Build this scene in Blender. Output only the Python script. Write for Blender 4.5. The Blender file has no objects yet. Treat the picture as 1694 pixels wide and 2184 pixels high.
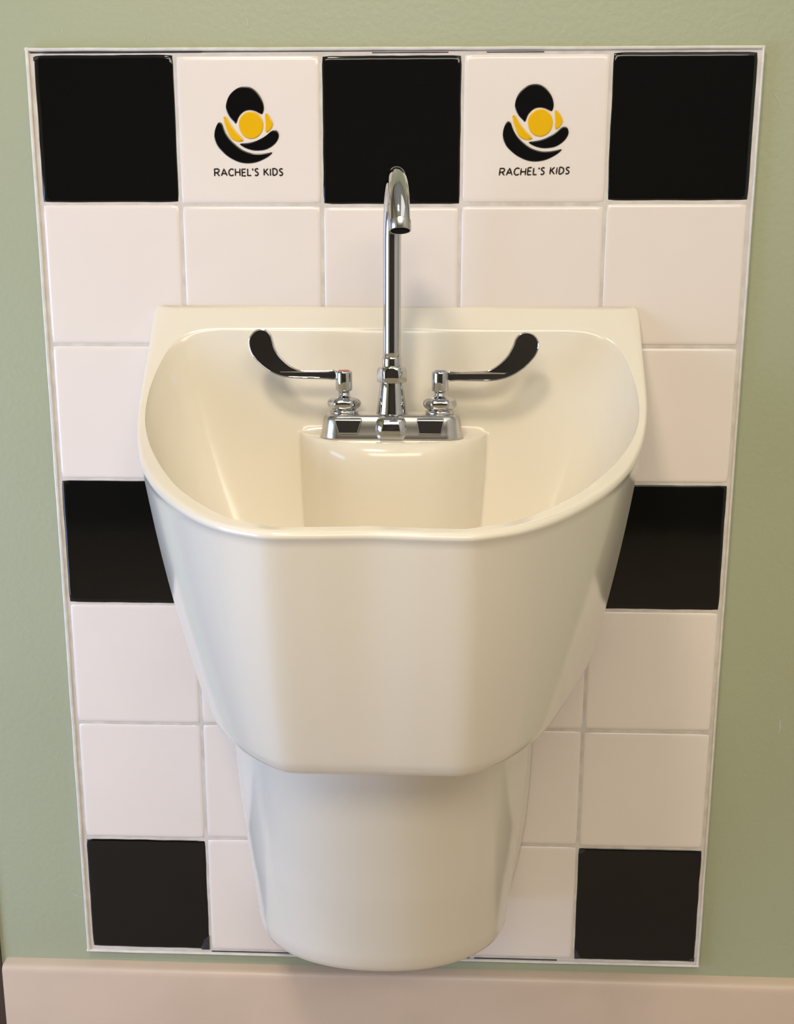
import bpy, bmesh, math, random
import numpy as np
from mathutils import Vector, Matrix, noise

S = bpy.context.scene
COL = S.collection
Z0 = 0.75                      # floor level is z = 0, the tile panel is centred 0.75 m above it
def P(x, d, z): return Vector((x, -d, z + Z0))   # d = distance in front of the wall

# ------------------------------------------------------------------ camera
cam = bpy.data.cameras.new('camera'); co = bpy.data.objects.new('camera', cam); COL.objects.link(co)
cam.sensor_fit = 'VERTICAL'; cam.sensor_height = 24; cam.lens = 2200 * 24 / 2184
cam.clip_start = 0.05; cam.clip_end = 30
pi_, ya, ro = -0.21281, 0.03629, 0.00213
Rm = Matrix.Rotation(ya, 3, 'Z') @ Matrix.Rotation(pi_, 3, 'X') @ Matrix(((1,0,0),(0,0,-1),(0,1,0))) @ Matrix.Rotation(ro, 3, 'Z')
co.matrix_world = Matrix.Translation(P(0.04922, 1.16513, 0.29232)) @ Rm.to_4x4()
S.camera = co

# ------------------------------------------------------------------ colour management, world
vs = S.view_settings
vs.view_transform = 'Standard'; vs.look = 'None'; vs.exposure = -0.33; vs.gamma = 1.0; vs.use_curve_mapping = False
w = bpy.data.worlds.new('world'); S.world = w; w.use_nodes = True
w.node_tree.nodes['Background'].inputs[0].default_value = (0.9, 0.95, 1, 1)
w.node_tree.nodes['Background'].inputs[1].default_value = 0.3

# ------------------------------------------------------------------ lights
def area(name, loc, target, sx, sy, power, col):
    l = bpy.data.lights.new(name, 'AREA'); l.shape = 'RECTANGLE'; l.size = sx; l.size_y = sy
    l.energy = power; l.color = col
    o = bpy.data.objects.new(name, l); COL.objects.link(o); o.location = loc
    o.rotation_euler = (Vector(target) - Vector(loc)).to_track_quat('-Z', 'Y').to_euler()
    return o
area('ceiling_lamp_near', P(-0.40, 1.35, 1.70), P(-0.40, 1.35, 0), 0.34, 0.34, 24, (1.0, 0.85, 0.68))
area('ceiling_lamp_far', P(0.15, 2.60, 1.65), P(0.05, 0.8, -0.3), 2.0, 0.6, 46, (1.0, 0.89, 0.70))
area('fill_light_right', P(1.05, 1.70, 1.71), P(1.05, 1.70, 0), 1.3, 2.4, 13, (0.97, 0.98, 0.95))  # added fill that brightens the right side, not a known ceiling fixture
area('window_daylight', P(-1.69, 0.90, -0.05), P(0.0, 0.75, -0.25), 1.0, 1.2, 36, (0.45, 0.61, 1.0))

# ------------------------------------------------------------------ materials
def mat(name, col, rough=0.5, metal=0.0, spec=0.5, coat=0.0, var=0.0, vscale=6, bump=0.0, bscale=60, col2=None, crough=0.05):
    m = bpy.data.materials.new(name); m.use_nodes = True
    nt = m.node_tree; b = nt.nodes['Principled BSDF']
    b.inputs['Base Color'].default_value = (*col, 1)
    b.inputs['Roughness'].default_value = rough; b.inputs['Metallic'].default_value = metal
    b.inputs['Specular IOR Level'].default_value = spec
    b.inputs['Coat Weight'].default_value = coat; b.inputs['Coat Roughness'].default_value = crough
    tc = nt.nodes.new('ShaderNodeTexCoord')
    if var > 0:
        n = nt.nodes.new('ShaderNodeTexNoise'); n.inputs['Scale'].default_value = vscale; n.inputs['Detail'].default_value = 3
        nt.links.new(tc.outputs['Object'], n.inputs['Vector'])
        r = nt.nodes.new('ShaderNodeValToRGB'); c2 = col2 or tuple(c * (1 - var) for c in col)
        r.color_ramp.elements[0].position = 0.35; r.color_ramp.elements[0].color = (*c2, 1)
        r.color_ramp.elements[1].position = 0.65; r.color_ramp.elements[1].color = (*col, 1)
        nt.links.new(n.outputs['Fac'], r.inputs['Fac']); nt.links.new(r.outputs['Color'], b.inputs['Base Color'])
    if bump > 0:
        n2 = nt.nodes.new('ShaderNodeTexNoise'); n2.inputs['Scale'].default_value = bscale; n2.inputs['Detail'].default_value = 2
        nt.links.new(tc.outputs['Object'], n2.inputs['Vector'])
        bp = nt.nodes.new('ShaderNodeBump'); bp.inputs['Strength'].default_value = bump; bp.inputs['Distance'].default_value = 0.002
        nt.links.new(n2.outputs['Fac'], bp.inputs['Height']); nt.links.new(bp.outputs['Normal'], b.inputs['Normal'])
        if coat: nt.links.new(bp.outputs['Normal'], b.inputs['Coat Normal'])
    return m
M = {}
M['wall'] = mat('sage_green_paint', (0.40, 0.43, 0.287), 0.42, spec=0.4, var=0.04, vscale=3, bump=0.25, bscale=160)
M['brown_paint'] = mat('dark_brown_paint', (0.06, 0.035, 0.022), 0.5, var=0.3, vscale=5)
M['dark_room'] = mat('dark_panelling', (0.05, 0.04, 0.03), 0.6, var=0.3, vscale=2)
M['floor'] = mat('brown_linoleum', (0.46, 0.37, 0.28), 0.6, var=0.1, vscale=4)
M['ceiling'] = mat('ceiling_paint', (0.7, 0.68, 0.62), 0.8, var=0.03)
M['base'] = mat('beige_baseboard_paint', (0.69, 0.545, 0.42), 0.35, spec=0.4, var=0.07, vscale=9, bump=0.15, bscale=90)
M['wtile'] = mat('white_glazed_tile', (0.855, 0.775, 0.705), 0.16, spec=0.5, var=0.025, vscale=8, bump=0.10, bscale=22)
M['btile'] = mat('black_glazed_tile', (0.0055, 0.0055, 0.005), 0.07, spec=0.38, bump=0.05, bscale=14)
M['wear'] = mat('worn_black_glaze', (0.035, 0.038, 0.05), 0.4, var=0.5, vscale=120)
M['grout'] = mat('white_grout', (0.70, 0.655, 0.60), 0.8, var=0.28, vscale=55, col2=(0.60, 0.55, 0.49))
M['trim'] = mat('white_trim_paint', (0.80, 0.77, 0.70), 0.35, var=0.12, vscale=60, bump=0.2, bscale=200)
M['gap'] = mat('dark_open_joint', (0.05, 0.042, 0.04), 0.8, var=0.4, vscale=90)
M['sink'] = mat('cream_white_porcelain', (0.825, 0.765, 0.64), 0.15, spec=0.5, coat=0.0)
M['chrome'] = mat('polished_chrome', (0.56, 0.56, 0.565), 0.06, metal=1.0)
M['chrome_satin'] = mat('brushed_chrome', (0.56, 0.545, 0.52), 0.24, metal=1.0)
M['hole'] = mat('dark_outlet', (0.004, 0.004, 0.004), 0.9, spec=0.1)
M['red'] = mat('red_index_ring', (0.55, 0.10, 0.07), 0.4)
M['blue'] = mat('blue_index_ring', (0.20, 0.21, 0.38), 0.4)
M['glass_black'] = mat('black_glass_paint', (0.004, 0.004, 0.004), 0.10, spec=0.6)
M['glass_yellow'] = mat('yellow_glass_paint', (0.83, 0.47, 0.006), 0.14, spec=0.5)
M['ink'] = mat('black_lettering_paint', (0.012, 0.009, 0.007), 0.35)
M['scuff'] = mat('pale_scuff_mark', (0.50, 0.53, 0.42), 0.6, var=0.2, vscale=200)

# ------------------------------------------------------------------ helpers
def link(name, verts, faces, m, parent=None, smooth=True, mats=None, fmat=None, origin=None):
    me = bpy.data.meshes.new(name)
    if origin is None:
        xs, ys, zs = zip(*[tuple(v) for v in verts]); origin = Vector(((min(xs)+max(xs))/2, (min(ys)+max(ys))/2, (min(zs)+max(zs))/2))
    verts = [Vector(v) - Vector(origin) for v in verts]
    me.from_pydata([tuple(v) for v in verts], [], faces); me.update()
    bm = bmesh.new(); bm.from_mesh(me); bmesh.ops.recalc_face_normals(bm, faces=bm.faces); bm.to_mesh(me); bm.free()
    for mm in (mats or [m]): me.materials.append(mm)
    if fmat:
        for p, k in zip(me.polygons, fmat): p.material_index = k
    for p in me.polygons: p.use_smooth = smooth
    o = bpy.data.objects.new(name, me); COL.objects.link(o)
    o.location = origin
    if parent:
        o.location = Vector(origin) - world_loc(parent); o.parent = parent
    return o
def world_loc(o):
    l = Vector(o.location)
    while o.parent: o = o.parent; l = l + o.location
    return l
def thing(name, label, cat, loc, group=None):
    o = bpy.data.objects.new(name, None); COL.objects.link(o); o.location = loc; o.empty_display_size = 0.05
    o['label'] = label; o['category'] = cat
    if group: o['group'] = group
    return o
class MB:
    def __init__(s): s.v = []; s.f = []; s.k = []
    def add(s, v, f, k=0):
        n = len(s.v); s.v += [Vector(a) for a in v]; s.f += [tuple(i + n for i in q) for q in f]; s.k += [k] * len(f)
    def box(s, x0, x1, d0, d1, z0, z1, k=0):
        v = [P(x, d, z) for x in (x0, x1) for d in (d0, d1) for z in (z0, z1)]
        s.add(v, [(0,1,3,2),(4,6,7,5),(0,4,5,1),(2,3,7,6),(0,2,6,4),(1,5,7,3)], k)
    def loft(s, loops, closed=True, cap0=True, cap1=True, k=0):
        n = len(loops[0]); v = [p for l in loops for p in l]; f = []
        for a in range(len(loops) - 1):
            for i in range(n if closed else n - 1):
                j = (i + 1) % n; f.append((a*n+i, a*n+j, (a+1)*n+j, (a+1)*n+i))
        if cap0: f.append(tuple(range(n)))
        if cap1: f.append(tuple((len(loops)-1)*n + i for i in range(n)))
        s.add(v, f, k)
    def link(s, name, m, parent=None, smooth=True, mats=None, origin=None):
        return link(name, s.v, s.f, m, parent, smooth, mats, s.k if mats else None, origin)
def structure(o): o['kind'] = 'structure'; return o
def autosmooth(o, ang=35):
    bm = bmesh.new(); bm.from_mesh(o.data)
    for e in bm.edges:
        if len(e.link_faces) == 2 and e.calc_face_angle(0) > math.radians(ang): e.smooth = False
    bm.to_mesh(o.data); bm.free()
def bevel(o, wd, seg=3, ang=30):
    b = o.modifiers.new('bevel', 'BEVEL'); b.width = wd; b.segments = seg; b.limit_method = 'ANGLE'; b.angle_limit = math.radians(ang)
    b.harden_normals = False

# ------------------------------------------------------------------ room
def plainbox(name, m, *a):
    b = MB(); b.box(*a); return structure(b.link(name, m, smooth=False))
CEIL = 1.75
wall = plainbox('wall_back', M['wall'], -0.5045, 1.8, -0.10, 0.0, -Z0, CEIL)
for (cx, cz, ln, wd, ang) in [(-0.1515,0.567,.012,.0012,100),(-0.262,0.552,.006,.0009,80),(-0.35,0.560,.006,.0009,110),(0.45,0.255,.016,.0008,115),
                              (0.465,-0.215,.022,.0022,95),(-0.4005,-0.463,.018,.0011,-28),(0.408,0.486,.022,.001,120),(0.442,-0.06,.009,.0007,60),(0.428,-0.28,.004,.001,90),(0.43,0.09,.010,.0008,130)]:
    b = MB(); ca, sa = math.cos(math.radians(ang)), math.sin(math.radians(ang)); rnd = random.Random(int(cx*1e4)); lp = []
    for i in range(14):
        t = 2*math.pi*i/14; u = ln*.5*math.cos(t); v = wd*.5*math.sin(t)*(1+.5*rnd.random()) + .12*ln*(u/ln*2)**2
        lp.append((cx+u*ca-v*sa, cz+u*sa+v*ca))
    b.loft([[P(x, -.0002, z) for x, z in lp], [P(x, .0003, z) for x, z in lp]])
    b.link('scuff_mark', M['scuff'], parent=wall, smooth=False)
trim = plainbox('trim_1', M['brown_paint'], -0.60, -0.5045, -0.10, 0.004, -Z0, CEIL)
plainbox('door_1', M['brown_paint'], -1.45, -0.60, -0.05, -0.01, -Z0, CEIL - 0.35)
plainbox('wall_above_door', M['wall'], -1.70, -0.60, -0.10, 0.0, CEIL - 0.35, CEIL)
plainbox('wall_beside_door', M['wall'], -1.70, -1.45, -0.10, 0.0, -Z0, CEIL - 0.35)
plainbox('wall_right', M['ceiling'], 1.8, 1.9, 0.0, 3.3, -Z0, CEIL)
plainbox('wall_front', M['dark_room'], -1.7, 1.8, 3.3, 3.4, -Z0, CEIL)
bl = MB()
for a in ((-1.8,-1.7,0,.25,-Z0,CEIL),(-1.8,-1.7,1.3,3.3,-Z0,CEIL),(-1.8,-1.7,.25,1.3,-Z0,-.70),(-1.8,-1.7,.25,1.3,.70,CEIL)): bl.box(*a)
structure(bl.link('wall_left', M['wall'], smooth=False))
plainbox('floor', M['floor'], -1.8, 1.9, -0.1, 3.4, -Z0-0.05, -Z0)
plainbox('ceiling', M['ceiling'], -1.8, 1.9, -0.1, 3.4, CEIL, CEIL+0.05)
# baseboard: rounded top ledge, runs to the brown casing
pr = [(0,-Z0),(0.0185,-Z0),(0.0185,-0.5640),(0.0182,-0.5605),(0.0170,-0.5575),(0.0150,-0.5560),(0.012,-0.5553),(0,-0.5550)]
b = MB(); b.loft([[P(x, d, z + (0.0006*math.sin(x*9)) * (z > -.6)) for d, z in pr] for x in np.linspace(-0.497, 1.8, 40)])
bb = structure(b.link('baseboard_back', M['base'])); autosmooth(bb, 40)

# ------------------------------------------------------------------ tile panel
CX = [-0.3820, -0.2288, -0.0747, 0.0752, 0.2302, 0.3825]
RZ = [0.5340, 0.3820, 0.2308, 0.0770, -0.0722, -0.2248, -0.3775, -0.5320]
def node(i, j):
    x, z = CX[i], RZ[j]
    r = random.Random(i*31+j*7); x += r.uniform(-.0006,.0006); z += r.uniform(-.0006,.0006)
    if j == 0: z += (0.0022, 0.0012, -0.0003, -0.0008, 0.0004, 0.0022)[i]
    if j == 1: z += (0.002, 0.000, -0.001, -0.001, 0.001, 0.002)[i]
    if j in (5, 6) and i in (1, 2, 3, 4): z += 0.0022
    return x, z
panel = thing('tile_panel', 'panel of white and black glazed tiles on the green wall behind the sink', 'tile backsplash', P(0, 0, -0.5385))
def tile(i, j, g=0.0013, wob=0.0, seed=0, dface=0.0080):
    """pillowed tile: rings from back to face; returns verts, faces"""
    c = [node(i, j), node(i+1, j), node(i+1, j+1), node(i, j+1)]
    mx = sum(p[0] for p in c)/4; mz = sum(p[1] for p in c)/4
    n = 14; out = []
    for k in range(4):
        a, e = c[k], c[(k+1) % 4]
        for s in range(n):
            t = s/n; out.append((a[0]+(e[0]-a[0])*t, a[1]+(e[1]-a[1])*t, k, t))
    rings = []
    for inset, d in ((g, 0.0005), (g, dface-0.0022), (g+.0006, dface-0.0009), (g+.0020, dface-0.0002), (g+.0045, dface), (g+.0055, dface), (g+.03, dface)):
        ring = []
        for q, (x, z, k, t) in enumerate(out):
            wb = wob*noise.noise(Vector((x*45, z*45, seed*3.1))) + wob*.5*noise.noise(Vector((x*160, z*160, seed)))
            hx = (c[1][0]-c[0][0])/2; hz = (c[0][1]-c[3][1])/2
            dx, dz = x-mx, z-mz; ii = inset + wb
            # keep the outline square with slightly rounded corners
            sx = max(-hx+ii, min(hx-ii, dx)); sz = max(-hz+ii, min(hz-ii, dz))
            cr = .0022
            ex, ez = hx-ii-abs(sx), hz-ii-abs(sz)
            if ex < cr and ez < cr:
                vx, vz = cr-ex, cr-ez; L = math.hypot(vx, vz)
                if L > cr: sx -= math.copysign(vx-vx*cr/L, sx); sz -= math.copysign(vz-vz*cr/L, sz)
            ring.append(P(mx+sx, d, mz+sz))
        rings.append(ring)
    b = MB(); b.loft(rings); return b
BLACK = {(0,0),(2,0),(4,0),(0,3),(4,3),(0,6),(4,6)}; LOGO = {(1,0),(3,0)}
wt = MB()
for j in range(7):
    for i in range(5):
        if (i, j) in BLACK: continue
        t = tile(i, j)
        if (i, j) in LOGO: continue
        wt.add(t.v, t.f)
wt.link('white_tile_field', M['wtile'], parent=panel)
def patch(pts, d=0.00812, th=.00025):
    b = MB(); b.loft([[P(x, d-th, z) for x, z in pts], [P(x, d, z) for x, z in pts]]); return b
for (i, j) in sorted(BLACK):
    t = tile(i, j, g=0.0010, wob=0.0005, seed=i*10+j)
    o = t.link('black_tile', M['btile'], parent=panel)
    xs, zs = CX[i:i+2], RZ[j:j+2]
    cs = {(0,6): [(1,1,.010,.020)], (4,6): [(0,1,.006,.014),(0,0,.007,.006),(1,1,.007,.006)], (0,0): [(0,0,.006,.004)]}.get((i, j), [])
    for (cxs, czs, a, e) in cs:   # chipped corners of the glaze
        x = xs[cxs] + (-.0016 if cxs else .0016); z = zs[czs] + (.0016 if czs else -.0016); sx = -1 if cxs else 1; sz = 1 if czs else -1
        pts = [(x, z)] + [(x+sx*a*math.cos(q)*(1+.1*math.sin(q*9)), z+sz*e*math.sin(q)*(1-.15*math.sin(q*2))) for q in np.linspace(0, math.pi/2, 9)]
        k = patch(pts, .00822, .0006).link('worn_corner', M['wear'], parent=o, smooth=False)
# emblem outlines traced in wall metres
EM = {
'black_head': ('glass_black', [(-0.166,0.4646),(-0.1685,0.4671),(-0.172,0.4708),(-0.1748,0.4757),(-0.1762,0.4812),(-0.175,0.4873),(-0.1722,0.4928),(-0.1675,0.4976),(-0.1616,0.5009),(-0.1551,0.5019),(-0.1492,0.5009),(-0.1441,0.4978),(-0.1397,0.4929),(-0.1366,0.4871),(-0.1353,0.481),(-0.1359,0.4767),(-0.1376,0.474),(-0.1408,0.4752),(-0.1447,0.4771),(-0.1499,0.4781),(-0.1551,0.4774),(-0.1598,0.4744),(-0.1628,0.4707),(-0.1646,0.4664)]),
'yellow_ball': ('glass_yellow', [(-0.1497+.0132*math.cos(t), 0.4630+.0139*math.sin(t)) for t in np.linspace(0, 2*math.pi, 25)[:-1]]),
'yellow_arm': ('glass_yellow', [(-0.1778,0.4721),(-0.1756,0.4708),(-0.1731,0.4664),(-0.1694,0.4609),(-0.1649,0.4553),(-0.1611,0.4516),(-0.1583,0.4479),(-0.16,0.4464),(-0.1646,0.4464),(-0.1691,0.4482),(-0.1729,0.4516),(-0.176,0.4585),(-0.1781,0.4652),(-0.1792,0.4708)]),
'yellow_leaf': ('glass_yellow', [(-0.1343,0.4743),(-0.1317,0.4743),(-0.1292,0.4712),(-0.1263,0.4651),(-0.1265,0.462),(-0.1282,0.4589),(-0.1322,0.4558),(-0.1338,0.4562),(-0.1346,0.4583),(-0.1340,0.4626),(-0.1343,0.4682)]),
'large_crescent': ('glass_black', [(-0.1836,0.4662),(-0.1807,0.4646),(-0.1792,0.4603),(-0.1768,0.4547),(-0.173,0.4492),(-0.1679,0.4442),(-0.1615,0.4392),(-0.155,0.4361),(-0.1478,0.4342),(-0.1406,0.4339),(-0.1347,0.4345),(-0.1278,0.4355),(-0.1291,0.4329),(-0.1348,0.4292),(-0.1428,0.4258),(-0.1501,0.4243),(-0.158,0.4243),(-0.1658,0.4262),(-0.1749,0.4309),(-0.1826,0.4374),(-0.187,0.443),(-0.1894,0.4498),(-0.1892,0.456),(-0.1877,0.461),(-0.1856,0.4647)]),
'small_crescent': ('glass_black', [(-0.1623,0.4439),(-0.1587,0.4448),(-0.1521,0.4454),(-0.1455,0.4469),(-0.1389,0.4497),(-0.1336,0.4528),(-0.1289,0.4565),(-0.125,0.458),(-0.1217,0.4571),(-0.1201,0.454),(-0.1202,0.4503),(-0.1226,0.4459),(-0.1273,0.4416),(-0.1333,0.4385),(-0.1392,0.4373),(-0.1464,0.4372),(-0.153,0.4386),(-0.1588,0.4411)]),
}
def smooth_closed(pts, k=3):
    n = len(pts); out = []
    for i in range(n):
        p0, p1, p2, p3 = [np.array(pts[(i+q) % n]) for q in (-1, 0, 1, 2)]
        for s in range(k):
            t = s/k
            out.append(tuple(.5*((2*p1)+(-p0+p2)*t+(2*p0-5*p1+4*p2-p3)*t*t+(-p0+3*p1-3*p2+p3)*t**3)))
    return out
def inset_loop(pts, a):
    n = len(pts); A = sum(pts[i][0]*pts[(i+1)%n][1]-pts[(i+1)%n][0]*pts[i][1] for i in range(n)); sg = 1 if A > 0 else -1; out = []
    for i in range(n):
        p, q = np.array(pts[i-1]), np.array(pts[(i+1) % n]); t = q-p; t = t/(np.linalg.norm(t)+1e-9)
        out.append((pts[i][0]-sg*t[1]*a, pts[i][1]+sg*t[0]*a))
    return out
from mathutils.geometry import tessellate_polygon
def dome(name, m, pts, parent, h=.0011, dface=.0080):
    pts = smooth_closed(pts); mb = MB(); n = len(pts)
    rings = [[P(x, dface-.0005, z) for x, z in pts]]
    for a, q in ((0, .0), (.00018, .55), (.0005, .85), (.0009, .98), (.0012, 1.0), (.0014, 1.0)):
        rings.append([P(x, dface+h*q, z) for x, z in inset_loop(pts, a)])
    mb.loft(rings, cap0=False, cap1=False)
    base = len(mb.v) - n; tri = tessellate_polygon([rings[-1]])
    mb.f += [tuple(base+i for i in t) for t in tri]
    return mb.link(name, m, parent=parent)
GL = {'R': [[(0,0),(0,1),(.45,1),(.6,.86),(.6,.66),(.42,.5),(0,.46)],[(.3,.47),(.66,0)]],
 'A': [[(0,0),(.36,1),(.78,0)],[(.14,.33),(.64,.33)]],
 'C': [[(.68,.86),(.5,.98),(.3,.97),(.1,.8),(.02,.5),(.08,.22),(.26,.03),(.48,.02),(.68,.16)]],
 'H': [[(0,0),(0,1)],[(.62,0),(.62,1)],[(0,.5),(.62,.5)]],
 'E': [[(.5,1),(0,1),(0,0),(.5,0)],[(0,.52),(.44,.52)]],
 'L': [[(0,1),(0,0),(.48,0)]],
 "'": [[(.05,1.05),(.12,.76)]],
 'S': [[(.46,.88),(.32,.99),(.12,.94),(.04,.76),(.16,.58),(.38,.44),(.46,.24),(.36,.05),(.16,.0),(.02,.12)]],
 ' ': [], 'K': [[(0,0),(0,1)],[(.52,1),(0,.42)],[(.16,.58),(.60,0)]],
 'I': [[(0,0),(0,1)]], 'D': [[(0,0),(0,1),(.26,.98),(.52,.82),(.6,.52),(.52,.2),(.26,.02),(0,0)]]}
ADV = {'R':.92,'A':1.0,'C':.92,'H':.92,'E':.76,'L':.62,"'":.36,'S':.72,' ':.55,'K':.86,'I':.34,'D':.86}
def lettering(text, x0, x1, zb0, zb1, h, parent, slant=0.0, seed=0):
    tot = sum(ADV[c] for c in text) - .26; sc = (x1-x0)/tot; rnd = random.Random(seed)
    b = MB(); cur = 0; wd = .00082
    for c in text:
        jz = rnd.uniform(-.0002, .0002); hh = h*rnd.uniform(.97, 1.04)
        for st in GL[c]:
            pts = [(x0+(cur+u)*sc+v*h*slant, zb0+(zb1-zb0)*((cur+u)/tot)+v*hh+jz) for u, v in st]
            # ribbon of a rounded brush stroke
            dens = []
            for (p, q) in zip(pts[:-1], pts[1:]):
                for s in range(4): t = s/4; dens.append((p[0]+(q[0]-p[0])*t, p[1]+(q[1]-p[1])*t))
            dens.append(pts[-1]); L = []; 
            for i, p in enumerate(dens):
                q0 = np.array(dens[max(0, i-1)]); q1 = np.array(dens[min(len(dens)-1, i+1)]); t = q1-q0; t = t/(np.linalg.norm(t)+1e-9)
                ww = wd*(1.0 + .15*math.sin(i*1.7+seed)); ww *= .75 if i in (0, len(dens)-1) else 1
                nx, nz = -t[1]*ww, t[0]*ww
                L.append([P(p[0]+nx, .0079, p[1]+nz), P(p[0]+nx*.8, .00835, p[1]+nz*.8), P(p[0]-nx*.8, .00835, p[1]-nz*.8), P(p[0]-nx, .0079, p[1]-nz)])
            b.loft(L)
        cur += ADV[c]
    return b.link('lettering', M['ink'], parent=parent, smooth=False)
for (i, j), (dx, dz, rot, sc) in {(1,0): (0, 0, 0, 1.0), (3,0): (0.3076, 0.0012, math.radians(2.5), 1.0)}.items():
    o = tile(i, j).link('logo_tile', M['wtile'], parent=panel)
    cx, cz = -0.1545, 0.463; cr, sr = math.cos(rot), math.sin(rot)
    for nm, (mm, pts) in EM.items():
        q = [(cx+dx+(x-cx)*cr-(z-cz)*sr, cz+dz+(x-cx)*sr+(z-cz)*cr) for x, z in pts]
        dome('emblem_'+nm, M[mm], q, o)
    if i == 1: lettering("RACHEL'S KIDS", -0.1905, -0.1168, 0.4113, 0.4117, .0071, o, 0.0, 1)
    else: lettering("RACHEL'S KIDS", 0.1160, 0.1897, 0.4111, 0.4127, .0071, o, .10, 5)
# grout bed and edging
b = MB(); b.box(-0.3845, 0.3850, 0.0002, 0.0071, -0.5345, 0.5360); gb = b.link('grout_bed', M['grout'], parent=panel, smooth=False)
# open dark joints seen at the bottom and top edge
for (x0, x1, z) in ((-0.228,-0.11,-0.5328),(0.045,0.10,-0.5330),(0.106,0.21,-0.5332)):
    b = MB(); b.box(x0, x1, 0.004, 0.0074, z-.0011, z+.0004); b.link('open_joint', M['gap'], parent=panel, smooth=False)
for (x0, x1, z) in ((-0.37,-0.20,0.5361),(-.02,.06,0.5346),(0.10,0.16,.5345),(0.27,0.36,0.5368)):
    b = MB(); b.box(x0, x1, 0.004, 0.00735, z-.0004, z+.0006); b.link('open_joint', M['gap'], parent=panel, smooth=False)
for (z0, z1) in ((0.0,0.03),(0.052,0.08),(-.11,-.07),(-.33,-.318),(-.362,-.356)):
    b = MB(); b.box(.3843, .3851, 0.004, 0.0074, z0, z1); b.link('open_joint', M['gap'], parent=panel, smooth=False)
def strip(p0, p1, wd, side):
    """quarter-round edging from p0 to p1; side = outward normal (x,z)"""
    prof = [(-wd*.5, 0.0002), (-wd*.5, .0082), (-wd*.36, .0092), (0, .0097), (wd*.3, .0090), (wd*.47, .0070), (wd*.5, .0045), (wd*.5, .0002)]
    L = []
    for t in np.linspace(0, 1, 60):
        x = p0[0]+(p1[0]-p0[0])*t; z = p0[1]+(p1[1]-p0[1])*t; wv = .0004*noise.noise(Vector((x*20, z*20, 1)))
        L.append([P(x+side[0]*(u+wv), d, z+side[1]*(u+wv)) for u, d in prof])
    b = MB(); b.loft(L); o = b.link('edge_trim', M['trim'], parent=panel); autosmooth(o, 40); return o
strip((-0.3868, -0.5365), (-0.3870, 0.5415), .0045, (-1, 0))
strip((0.3858, -0.5365), (0.3858, 0.5390), .0034, (1, 0))
strip((-0.3890, 0.5398), (0.3870, 0.5378), .0038, (0, 1))
strip((-0.3890, -0.5362), (0.3872, -0.5368), .0030, (0, -1))

# ------------------------------------------------------------------ sink
XS = 0.0042
sink = thing('wall_sink', 'cream white porcelain wall-hung sink with sloping rim and faceted front, on the tile panel', 'sink', P(XS, 0.0085, -0.09))
zd_d = [0, .0086, .0110, .0200, .0300, .0420, .06, .09, .12, .16, .20, .25, .30, .38, .46, .52]
zd_z = [.2768, .2750, .2730, .2617, .2492, .2345, .2150, .1895, .1690, .1545, .1465, .1400, .1358, .1300, .1262, .1255]
def zrim(d):                      # smooth (PCHIP-like) interpolation of the rim height along the depth
    i = max(0, min(len(zd_d)-2, int(np.searchsorted(zd_d, d)) - 1)); 
    def sl(k):
        if k <= 0: return (zd_z[1]-zd_z[0])/(zd_d[1]-zd_d[0])
        if k >= len(zd_d)-1: return (zd_z[-1]-zd_z[-2])/(zd_d[-1]-zd_d[-2])
        a = (zd_z[k]-zd_z[k-1])/(zd_d[k]-zd_d[k-1]); c = (zd_z[k+1]-zd_z[k])/(zd_d[k+1]-zd_d[k])
        return 0 if a*c <= 0 else 2*a*c/(a+c)
    h = zd_d[i+1]-zd_d[i]; t = (d-zd_d[i])/h
    return ((2*t**3-3*t*t+1)*zd_z[i] + (t**3-2*t*t+t)*h*sl(i) + (-2*t**3+3*t*t)*zd_z[i+1] + (t**3-t*t)*h*sl(i+1))
TAB = [ # rim outer, rim inner, bottom outer, basin floor  (x, d)
 ((.2590,.0086),(.1900,.0300),(.2330,.0086),(.1180,.1000)),
 ((.2645,.0100),(.2080,.0312),(.2395,.0100),(.1280,.1017)),
 ((.2662,.0150),(.2210,.0338),(.2400,.0150),(.1360,.1057)),
 ((.2664,.0280),(.2335,.0400),(.2375,.0280),(.1441,.1126)),
 ((.2662,.0460),(.2430,.0500),(.2320,.0460),(.1519,.1228)),
 ((.2655,.0680),(.2500,.0670),(.2265,.0660),(.1587,.1367)),
 ((.2625,.1020),(.2535,.0920),(.2215,.0900),(.1641,.1565)),
 ((.2545,.1400),(.2500,.1240),(.2135,.1250),(.1650,.1850)),
 ((.2360,.2050),(.2310,.1830),(.1900,.1950),(.1510,.2460)),
 ((.2100,.2800),(.2000,.2600),(.1620,.2720),(.140,.250)),
 ((.1780,.3480),(.1650,.3370),(.1380,.3280),(.118,.295)),
 ((.1410,.4080),(.1310,.3930),(.1140,.3640),(.095,.325)),
 ((.1110,.4420),(.1030,.4280),(.0980,.3810),(.075,.345)),
 ((.0850,.4595),(.0790,.4440),(.0810,.3950),(.058,.355)),
 ((.0720,.4650),(.0670,.4500),(.0700,.3995),(.045,.358)),
 ((.0430,.4648),(.0400,.4492),(.0350,.4003),(.025,.358)),
 ((.0000,.4612),(.0000,.4455),(.0000,.4000),(.000,.358))]
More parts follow.
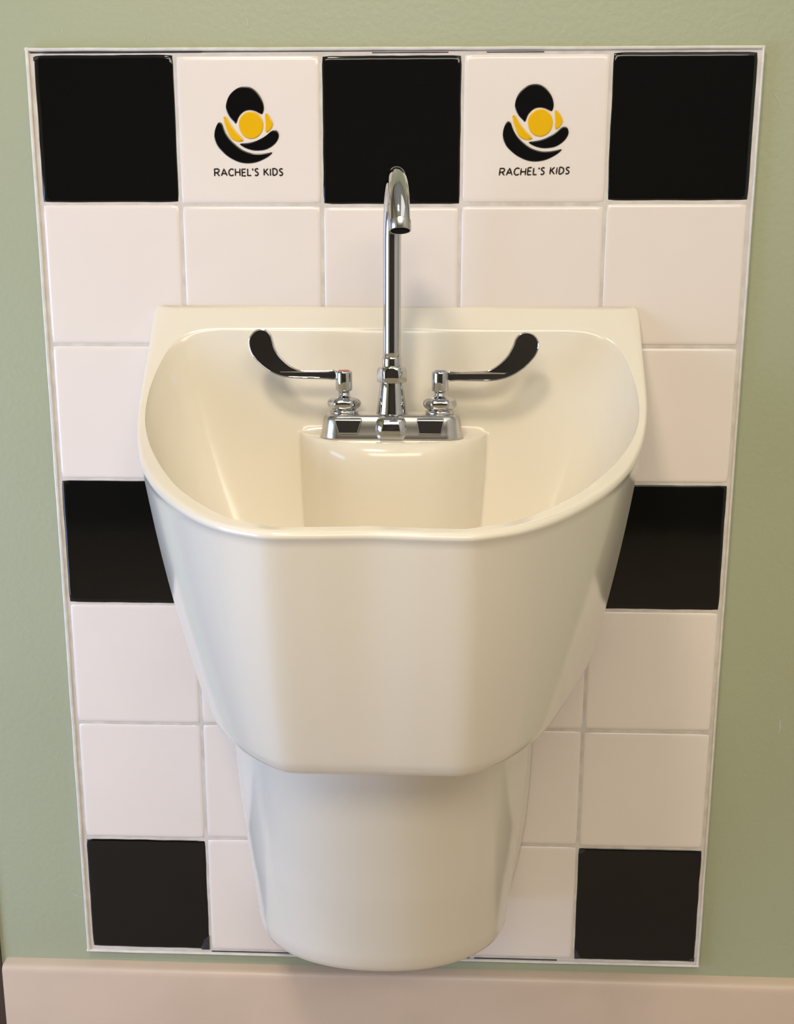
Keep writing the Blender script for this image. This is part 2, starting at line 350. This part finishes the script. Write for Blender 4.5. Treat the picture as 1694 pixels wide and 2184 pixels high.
def catmull(rows, k):
    n = len(rows); out = []
    for i in range(n-1):
        p0 = rows[i-1] if i > 0 else 2*rows[0]-rows[1]
        p1, p2 = rows[i], rows[i+1]
        p3 = rows[i+2] if i+2 < n else np.array([-rows[n-2][0], rows[n-2][1]])
        a, c, e = [max(1e-6, np.linalg.norm(y-x))**.5 for x, y in ((p0,p1),(p1,p2),(p2,p3))]
        for s in range(k):
            t = s/k
            m1 = (p2-p1) + c*((p1-p0)/a - (p2-p0)/(a+c)); m2 = (p2-p1) + c*((p3-p2)/e - (p3-p1)/(c+e))
            out.append((2*t**3-3*t*t+1)*p1+(t**3-2*t*t+t)*m1+(-2*t**3+3*t*t)*p2+(t**3-t*t)*m2)
    out.append(rows[-1]); return out
BXF = [0,.08,.16,.24,.32,.40,.44,.47,.490,.500,.507,.514,.521,.530,.542,.555,.575,.61,.66,.72,.78,.85,.92]
def outline(ci):
    rows = [np.array(r[ci], float) for r in TAB]
    side = catmull(rows, 6)
    x0, d0 = rows[0]
    if ci in (1, 3) or True:
        wref = .190
        back = [np.array([f*x0, d0]) for f in BXF]
    half = back + side                       # from back centre (x>=0) round to front centre
    full = half + [np.array([-p[0], p[1]]) for p in half[-2:0:-1]]
    return full
RO, RI, BO, FL = [outline(c) for c in range(4)]
NL = len(RO)
loops = []
def L2(a, c, t): return a + (c-a)*t
def lp(f): loops.append([f(i) for i in range(NL)])
ZB = -0.093
def outer_pt(i, s):                          # s: 0 at rim, 1 at bottom
    a, c = RO[i], BO[i]; p = L2(a, c, s); z = zrim(a[0*0+1])*(1-s) + ZB*s
    return p, z
cen = np.array([0, .2])
def inw(p, q):                               # move horizontally toward the bowl's axis, never behind the back plane
    v = cen-p; v = v/np.linalg.norm(v); r = p+v*q
    if p[1] < .0105: r[1] = p[1] + 0
    return r
# underside (closed cap) and rounded bottom edge
def under(q, dz):
    def f(i):
        p, z = outer_pt(i, 1.0); r = inw(p, q); return P(XS+r[0], r[1], ZB+dz)
    return f
lp(under(.03, 0.0)); lp(under(.012, 0.0)); lp(under(.0055, .0008)); lp(under(.0018, .0035)); 
def out(s, off=0):
    def f(i):
        p, z = outer_pt(i, s)
        # the faces bow outwards very slightly between rim and bottom
        b = .004*math.sin(math.pi*s); v = p-cen; v = v/np.linalg.norm(v)
        if p[1] > .05: p = p+v*b*min(1, (p[1]-.05)/.1)
        return P(XS+p[0], p[1], z)
    return f
def outb(i):
    p, z = outer_pt(i, .965); return P(XS+p[0], p[1], z)
lp(outb)
for s in (.93,.86,.78,.7,.6,.5,.4,.3,.2,.12,.06,.03): lp(out(s))
def rimpt(mode, q):
    def f(i):
        a, c = RO[i], RI[i]; wv = c-a; wl = np.linalg.norm(wv); u = wv/wl
        if mode == 'o': p = a + u*min(q[0], .3*wl); dz = q[1]
        elif mode == 'i': p = c - u*min(q[0], .06*wl); dz = q[1]
        else: p = a+wv*q; dz = 0
        return P(XS+p[0], p[1], zrim(p[1])+dz)
    return f
for q in ((0.0,-.0052),(.0004,-.0030),(.0014,-.0013),(.0030,-.0003)): lp(rimpt('o', q))
for t in (.30,.42,.54,.62,.67,.71,.75,.79,.84,.90): lp(rimpt('m', t))
for q in ((.0030,-.0002),(.0014,-.0010),(.0004,-.0026)): lp(rimpt('i', q))
# interior
ZF = -0.055; ZL = 0.1392
def bump(x, amt):                            # the faucet ledge bulging out of the rear wall
    xx = abs(x)/.1015
    if xx >= 1: return 0
    return amt*(1-xx**4)**(1/1.35)*(1-.22*xx**2)
S0 = 0.356
def inside(s, q=None, zl=None):
    """interior ring at parameter s; q = how far the ledge has come out, zl = its height"""
    def f(i):
        a, c = RI[i], FL[i]
        k = .55*s + .45*s**2.4
        z = (zrim(a[1]) - .004)*(1-s) + ZF*s
        p = L2(a, c, k)
        if a[1] < .03001 and abs(a[0]) <= .19001:     # rear wall of the bowl
            xa = abs(a[0]); xc = .19*(1-k) + .118*k
            xn = xa if xa < .11 else .11 + (xa-.11)/.08*(xc-.11)
            p = np.array([math.copysign(xn, a[0]), p[1]])
            if q is not None and xn < .1015:
                dl = .0460 + bump(xn, .088)
                p[1] = max(p[1], .046 + (dl-.046)*q)
                if zl is not None: z = zl
        return P(XS+p[0], p[1], z)
    return f
IN0 = len(loops) + 2
for s_ in (.012,.03,.06,.10,.15,.20,.25,.30,.325): lp(inside(s_))
for s_, q_, z_ in ((.345,0,ZL+.002),(.350,.06,ZL+.0003),(.354,.3,ZL),(.356,.6,ZL),(.358,.85,ZL-.0003),(.362,.915,ZL-.0016),(.369,.955,ZL-.0050),(.380,.985,ZL-.0100),(.395,1.005,ZL-.0170)):
    lp(inside(s_, q_, z_))
for s_ in (.44,.5,.56,.64,.72,.80,.87,.93,.97,1.0): lp(inside(s_, 1.01+.12*(s_-.4)))
# soften the rear corners of the interior, most of all lower down
for k in range(IN0, len(loops)):
    A_ = np.array([tuple(v) for v in loops[k]]); zc_ = A_[0:40, 2].min(); f = max(0, min(1, (Z0+.245 - A_[:40, 2].min())/.30))
    xa = np.abs(A_[:, 0]-XS); d_ = -A_[:, 1]
    wgt = np.clip((xa-.113)/.03, 0, 1)*np.clip((.30-d_)/.1, 0, 1)*.5
    for _ in range(int(120*f)):
        m = (np.roll(A_, 1, 0)+np.roll(A_, -1, 0))/2
        A_[:, :2] += (m-A_)[:, :2]*wgt[:, None]
    loops[k] = [Vector(v) for v in A_]
cf = np.array([0, .24])
def floor_ring(t, dz):
    def f(i):
        v = inside(1.0, 1.082)(i); return Vector((XS+(v.x-XS)*t, -(.24+(-v.y-.24)*t), v.z+dz))
    return f
lp(floor_ring(.93, -.004)); lp(floor_ring(.8, -.007)); lp(floor_ring(.3, -.009))
b = MB(); b.loft(loops)
# rounded back edge is closed by the wall side of the same skin
basin = b.link('basin', M['sink'], parent=sink)
# drain in the floor of the bowl
b = MB(); L = []
for r, z in ((.034,-.0645),(.034,-.0625),(.031,-.0615),(.026,-.0625),(.020,-.0660),(.004,-.0665)):
    L.append([P(XS+r*math.cos(t), .235+r*math.sin(t), z+.001) for t in np.linspace(0, 2*math.pi, 33)[:-1]])
b.loft(L); b.link('drain', M['chrome_satin'], parent=sink)
# shroud over the trap
XH = -0.006
SH = [ # z(at wall), wall half width, crease half width, front depth
 (-.0870,.1790,.1720,.300),(-.1200,.1785,.1705,.291),(-.1800,.1775,.1680,.276),(-.2500,.1765,.1640,.260),(-.3000,.1745,.1600,.248),(-.3400,.1715,.1565,.239),
 (-.3700,.1675,.1530,.231),(-.4000,.1625,.1500,.223),(-.4230,.1575,.1480,.217),(-.4370,.1535,.1465,.213),(-.4440,.1510,.1440,.208),(-.4470,.1470,.1400,.203),(-.4480,.1400,.133,.195)]
def shroud_ring(z, ww, wc, df, rise):
    h = [(ww, .0086), (ww-.001, .0105), (L2(ww,wc,.45), .024), (L2(ww,wc,.85), .040), (wc+.0003, .047)]
    n = 40; e = 2.25
    for k in range(n+1):
        t = math.pi/2*k/n
        x = wc*max(0, math.cos(t))**(2/e); d = .052 + (df-.052)*max(0, math.sin(t))**(2/2.05)
        h.append((x, d))
    bk = [(ww*f, .0086) for f in (0, .3, .6, .85)]
    half = bk+h; full = half + [(-x, d) for x, d in half[-2:0:-1]]
    return [P(XH+x, d, z + rise*.20*max(0, d-.03)) for x, d in full]
L = []
for k in range(len(SH)-1):
    n = 4 if k < 8 else 1
    for q in range(n):
        r = [L2(SH[k][m], SH[k+1][m], q/n) for m in range(4)]; L.append(r)
L.append(list(SH[-1]))
b = MB(); b.loft([shroud_ring(*r, max(0, min(1, (-.087-r[0])/.33))) for r in L])
b.link('trap_shroud', M['sink'], parent=sink)

# ------------------------------------------------------------------ faucet
XF, DF = 0.0043, 0.080
fau = thing('faucet', 'polished chrome gooseneck faucet with two wrist blade handles on the sink ledge', 'faucet', P(XF, DF, ZL))
def lathe(b, cx, cd, prof, n=40, mod=None, k=0, cap0=True, cap1=True):
    L = []
    for r, z in prof:
        row = []
        for q in range(n):
            t = 2*math.pi*q/n; rr = r*(mod(t, z) if mod else 1)
            row.append(P(cx+rr*math.cos(t), cd+rr*math.sin(t), z))
        L.append(row)
    b.loft(L, cap0=cap0, cap1=cap1, k=k)
# base: long body with rounded ends
def stadium(hx, hd, r, n=10, cx=XF, cd=DF):
    o = []
    for (sx, sd, a0) in ((1,1,0),(-1,1,90),(-1,-1,180),(1,-1,270)):
        for q in range(n+1):
            t = math.radians(a0+90*q/n); o.append((cx+sx*(hx-r)+r*math.cos(t), cd+sd*(hd-r)+r*math.sin(t)))
    return o
b = MB(); L = []
for (g, z) in ((0,.1393),(0,.1405),(.0012,.1450),(.0025,.1520),(.0035,.1585),(.0048,.1620),(.0068,.1638),(.0095,.1645),(.014,.1647)):
    L.append([P(x, d, z) for x, d in stadium(.0758-g, .0250-g*.9, .0225-g*.9)])
b.loft(L)
base = b.link('base_plate', M['chrome_satin'], parent=fau)
# trapezoid bosses below each handle and the central apron
for cx, w1, w2 in ((XF-.0445, .0150, .0105), (XF+.0405, .0150, .0120)):
    b = MB()
    def q(w, z, d): return [P(cx-w, d-.006, z), P(cx-w+.001, d, z), P(cx+w-.001, d, z), P(cx+w, d-.006, z)]
    b.loft([q(w2, .1455, .1055), q(w2+.0004, .1462, .1066), q(w1, .1600, .1048), q(w1-.001, .1618, .1030)])
    o = b.link('front_boss', M['chrome'], parent=fau, smooth=False); bevel(o, .0006, 2)
b = MB(); L = []
for (w1, w2, dd, z) in ((.0170,.0100,.1066,.1398),(.0170,.0100,.1072,.1430),(.0166,.0085,.1074,.1500),(.0160,.0070,.1066,.1580),(.0152,.0060,.1040,.1620),(.0140,.0050,.0985,.1645)):
    L.append([P(XF+a, d, z) for a, d in ((-w1,.070),(-w1,dd-.0060),(-w1+.0012,dd-.0036),(-w2-.0012,dd-.0003),(-w2,dd),(w2,dd),(w2+.0012,dd-.0003),(w1-.0012,dd-.0036),(w1,dd-.0060),(w1,.070))])
b.loft(L); o = b.link('front_apron', M['chrome'], parent=fau); autosmooth(o, 40)
# tapered column + hexagon nut + collar
b = MB(); lathe(b, XF, DF, [(.0166,.1635),(.0166,.1650),(.0162,.1665),(.0158,.1700),(.0146,.1800),(.0133,.1900),(.0124,.1975),(.0120,.1985)])
b.link('spout_column', M['chrome'], parent=fau)
def hexm(t, z, a=1.0): 
    q = (t+math.pi/6) % (math.pi/3) - math.pi/6
    return 1/max(.866, math.cos(q))*.93*a
b = MB(); L = []
for r, z, hx in ((.0125,.1965,0),(.0150,.1972,1),(.0158,.1990,1),(.0158,.2040,1),(.0156,.2085,.9),(.0150,.2110,.45),(.0140,.2128,.1),(.0120,.2138,0),(.0100,.2140,0)):
    row = []
    for k in range(48):
        t = 2*math.pi*k/48 + .2; q = (t % (math.pi/3)) - math.pi/6
        m = 1 + hx*((.90/math.cos(q)) - 1); row.append(P(XF+r*m*math.cos(t), DF+r*m*math.sin(t), z))
    L.append(row)
b.loft(L); o = b.link('spout_nut', M['chrome'], parent=fau); autosmooth(o, 28)
b = MB(); lathe(b, XF, DF, [(.0100,.2125),(.0103,.2140),(.0103,.2215),(.0099,.2228),(.0094,.2234)])
b.link('spout_collar', M['chrome'], parent=fau)
# gooseneck
sw = math.atan2(.0125, .122); RG = .0600; zc = .3370; RT = .0093
pts = [(0, z) for z in np.linspace(.2200, zc, 14)]
aend = math.radians(164)
for t in np.linspace(0, aend, 40)[1:]: pts.append((RG-RG*math.cos(t), zc+RG*math.sin(t)))
tx, tz = math.sin(aend), math.cos(aend)
pts.append((pts[-1][0]+tx*.004, pts[-1][1]+tz*.004))
def tube(b, pts, rad, n=28, cap1=True):
    L = []
    for i, (u, z) in enumerate(pts):
        a = pts[max(0, i-1)]; c = pts[min(len(pts)-1, i+1)]; du, dz = c[0]-a[0], c[1]-a[1]; l = math.hypot(du, dz); du /= l; dz /= l
        r = rad[i] if isinstance(rad, list) else rad; row = []
        for k in range(n):
            t = 2*math.pi*k/n; s_ = r*math.cos(t); o_ = r*math.sin(t)       # s_: sideways, o_: along in-plane normal
            uu = u - dz*o_*-1; zz = z - du*o_
            row.append(P(XF + uu*math.sin(sw) + s_*math.cos(sw), DF + uu*math.cos(sw) - s_*math.sin(sw), zz))
        L.append(row)
    b.loft(L, cap1=cap1)
b = MB(); tube(b, pts, RT); b.link('gooseneck_spout', M['chrome'], parent=fau)
e = pts[-1]
b = MB(); q = [(e[0]-tx*.0035, e[1]-tz*.0035), (e[0]-tx*.003, e[1]-tz*.003), (e[0]+tx*.0052, e[1]+tz*.0052), (e[0]+tx*.006, e[1]+tz*.006), (e[0]+tx*.006, e[1]+tz*.006), (e[0]+tx*.002, e[1]+tz*.002)]
def tube2(b, pts, rad, n=32):
    L = []
    for (u, z), r in zip(pts, rad):
        row = []
        for k in range(n):
            t = 2*math.pi*k/n; s_ = r*math.cos(t); o_ = r*math.sin(t)
            row.append(P(XF + (u+tz*o_)*math.sin(sw) + s_*math.cos(sw), DF + (u+tz*o_)*math.cos(sw) - s_*math.sin(sw), z - tx*o_))
        L.append(row)
    b.loft(L)
tube2(b, q, [.0092,.0100,.0101,.0096,.0088,.0086]); ring = b.link('outlet_ring', M['chrome_satin'], parent=fau); autosmooth(ring, 40)
b = MB(); q = [(e[0]+tx*a, e[1]+tz*a) for a in (.0015, .0052, .0056)]
tube2(b, q, [.0086,.0087,.0080]); b.link('outlet_opening', M['hole'], parent=ring)
# valves and handles
def handle(sg, outline_pts, face, ring_m, capx, label):
    cx = XF + sg*.0505
    b = MB(); lathe(b, cx, DF, [(.0150,.1640),(.0152,.1652),(.0150,.1672),(.0130,.1682),(.0125,.1690)]); b.link('valve_ring', M['chrome'], parent=fau)
    b = MB(); L = []
    for r, z, hx in ((.0110,.1680,0),(.0140,.1692,.2),(.0160,.1712,.7),(.0168,.1745,1),(.0162,.1778,.7),(.0140,.1800,.3),(.0100,.1815,0),(.0066,.1825,0),(.0060,.1845,0),(.0060,.1870,0)):
        row = []
        for k in range(48):
            t = 2*math.pi*k/48 + .25*sg; q = (t % (math.pi/3)) - math.pi/6
            m = 1 + hx*((.93/math.cos(q)) - 1); row.append(P(cx+r*m*math.cos(t), DF+r*m*math.sin(t), z))
        L.append(row)
    b.loft(L); b.link('valve_bonnet', M['chrome'], parent=fau)
    b = MB(); lathe(b, cx, DF, [(.0044,.1830),(.0044,.1885)]); b.link('valve_stem', M['chrome_satin'], parent=fau)
    # hub
    b = MB(); lathe(b, cx, DF, [(.0070,.1876),(.0084,.1882),(.0088,.1892),(.0088,.2062),(.0085,.2076),(.0078,.2084),(.0062,.2088)]); hub = b.link('blade_handle', M['chrome'], parent=fau)
    hub['label'] = label; autosmooth(hub, 50)
    b = MB(); lathe(b, cx, DF, [(.0062,.2084),(.0062,.2091),(.0050,.2094)]); b.link('index_button', ring_m, parent=hub)
    # blade: outline in the x-z plane, dished face, rounded bright rim
    pl = smooth_open(outline_pts)
    b = MB(); n = len(pl); cxm = sum(p[0] for p in pl)/n
    def dface(x, z, base):   # blade leans a little back towards the tip
        return DF + base - .010*max(0, (abs(x-cx)-.02)/.08)**2 * 0.35
    rings = []
    for ins, off in ((.0008,-.0040),(0,-.0030),(0,.0034),(.0003,.0040),(.0007,.0042),(.0011,.0039),(.0014,.0036)):
        rings.append([P(x, dface(x, z, off), z) for x, z in inset_loop(pl, ins)])
    b.loft(rings, cap0=False, cap1=False)
    tri = tessellate_polygon([[Vector((p.x, p.z, 0)) for p in rings[-1]]]); bs = (len(rings)-1)*n
    b.f += [tuple(bs+i for i in t) for t in tri]
    tri = tessellate_polygon([[Vector((p.x, p.z, 0)) for p in rings[0]]])
    b.f += [tuple(i for i in t) for t in tri]; b.k += [0]*10000
    o = b.link('blade', M['chrome'], parent=hub); autosmooth(o, 30)
def smooth_open(pts):
    return smooth_closed(pts, 4)
BL = [(-0.0545,0.1998),(-0.0650,0.1998),(-0.0790,0.2000),(-0.0926,0.2004),(-0.1030,0.2010),(-0.1123,0.2024),(-0.1205,0.2054),(-0.1271,0.2092),(-0.1340,0.2144),(-0.1395,0.2201),(-0.1437,0.2266),(-0.1458,0.2335),(-0.1458,0.2401),(-0.1432,0.2458),(-0.1385,0.2500),(-0.1326,0.2514),(-0.1266,0.2500),(-0.1222,0.2452),(-0.1202,0.2385),(-0.1180,0.2312),(-0.1142,0.2246),(-0.1085,0.2185),(-0.1020,0.2134),(-0.0950,0.2101),(-0.0875,0.2089),(-0.0760,0.2088),(-0.0650,0.2088),(-0.0545,0.2088)]
BR = [(0.0620,0.1990),(0.0730,0.1988),(0.0860,0.1985),(0.0993,0.1984),(0.1070,0.1985),(0.1145,0.1994),(0.1240,0.2017),(0.1333,0.2060),(0.1425,0.2125),(0.1500,0.2202),(0.1548,0.2272),(0.1566,0.2330),(0.1566,0.2388),(0.1537,0.2445),(0.1487,0.2483),(0.1424,0.2492),(0.1360,0.2470),(0.1320,0.2425),(0.1300,0.2365),(0.1272,0.2305),(0.1240,0.2250),(0.1190,0.2195),(0.1136,0.2149),(0.1078,0.2113),(0.1015,0.2092),(0.0900,0.2085),(0.0760,0.2081),(0.0620,0.2080)]
handle(-1, BL, 0, M['red'], 0, 'left wrist blade handle with red index button')
handle(1, BR, 0, M['blue'], 0, 'right wrist blade handle with blue index button')
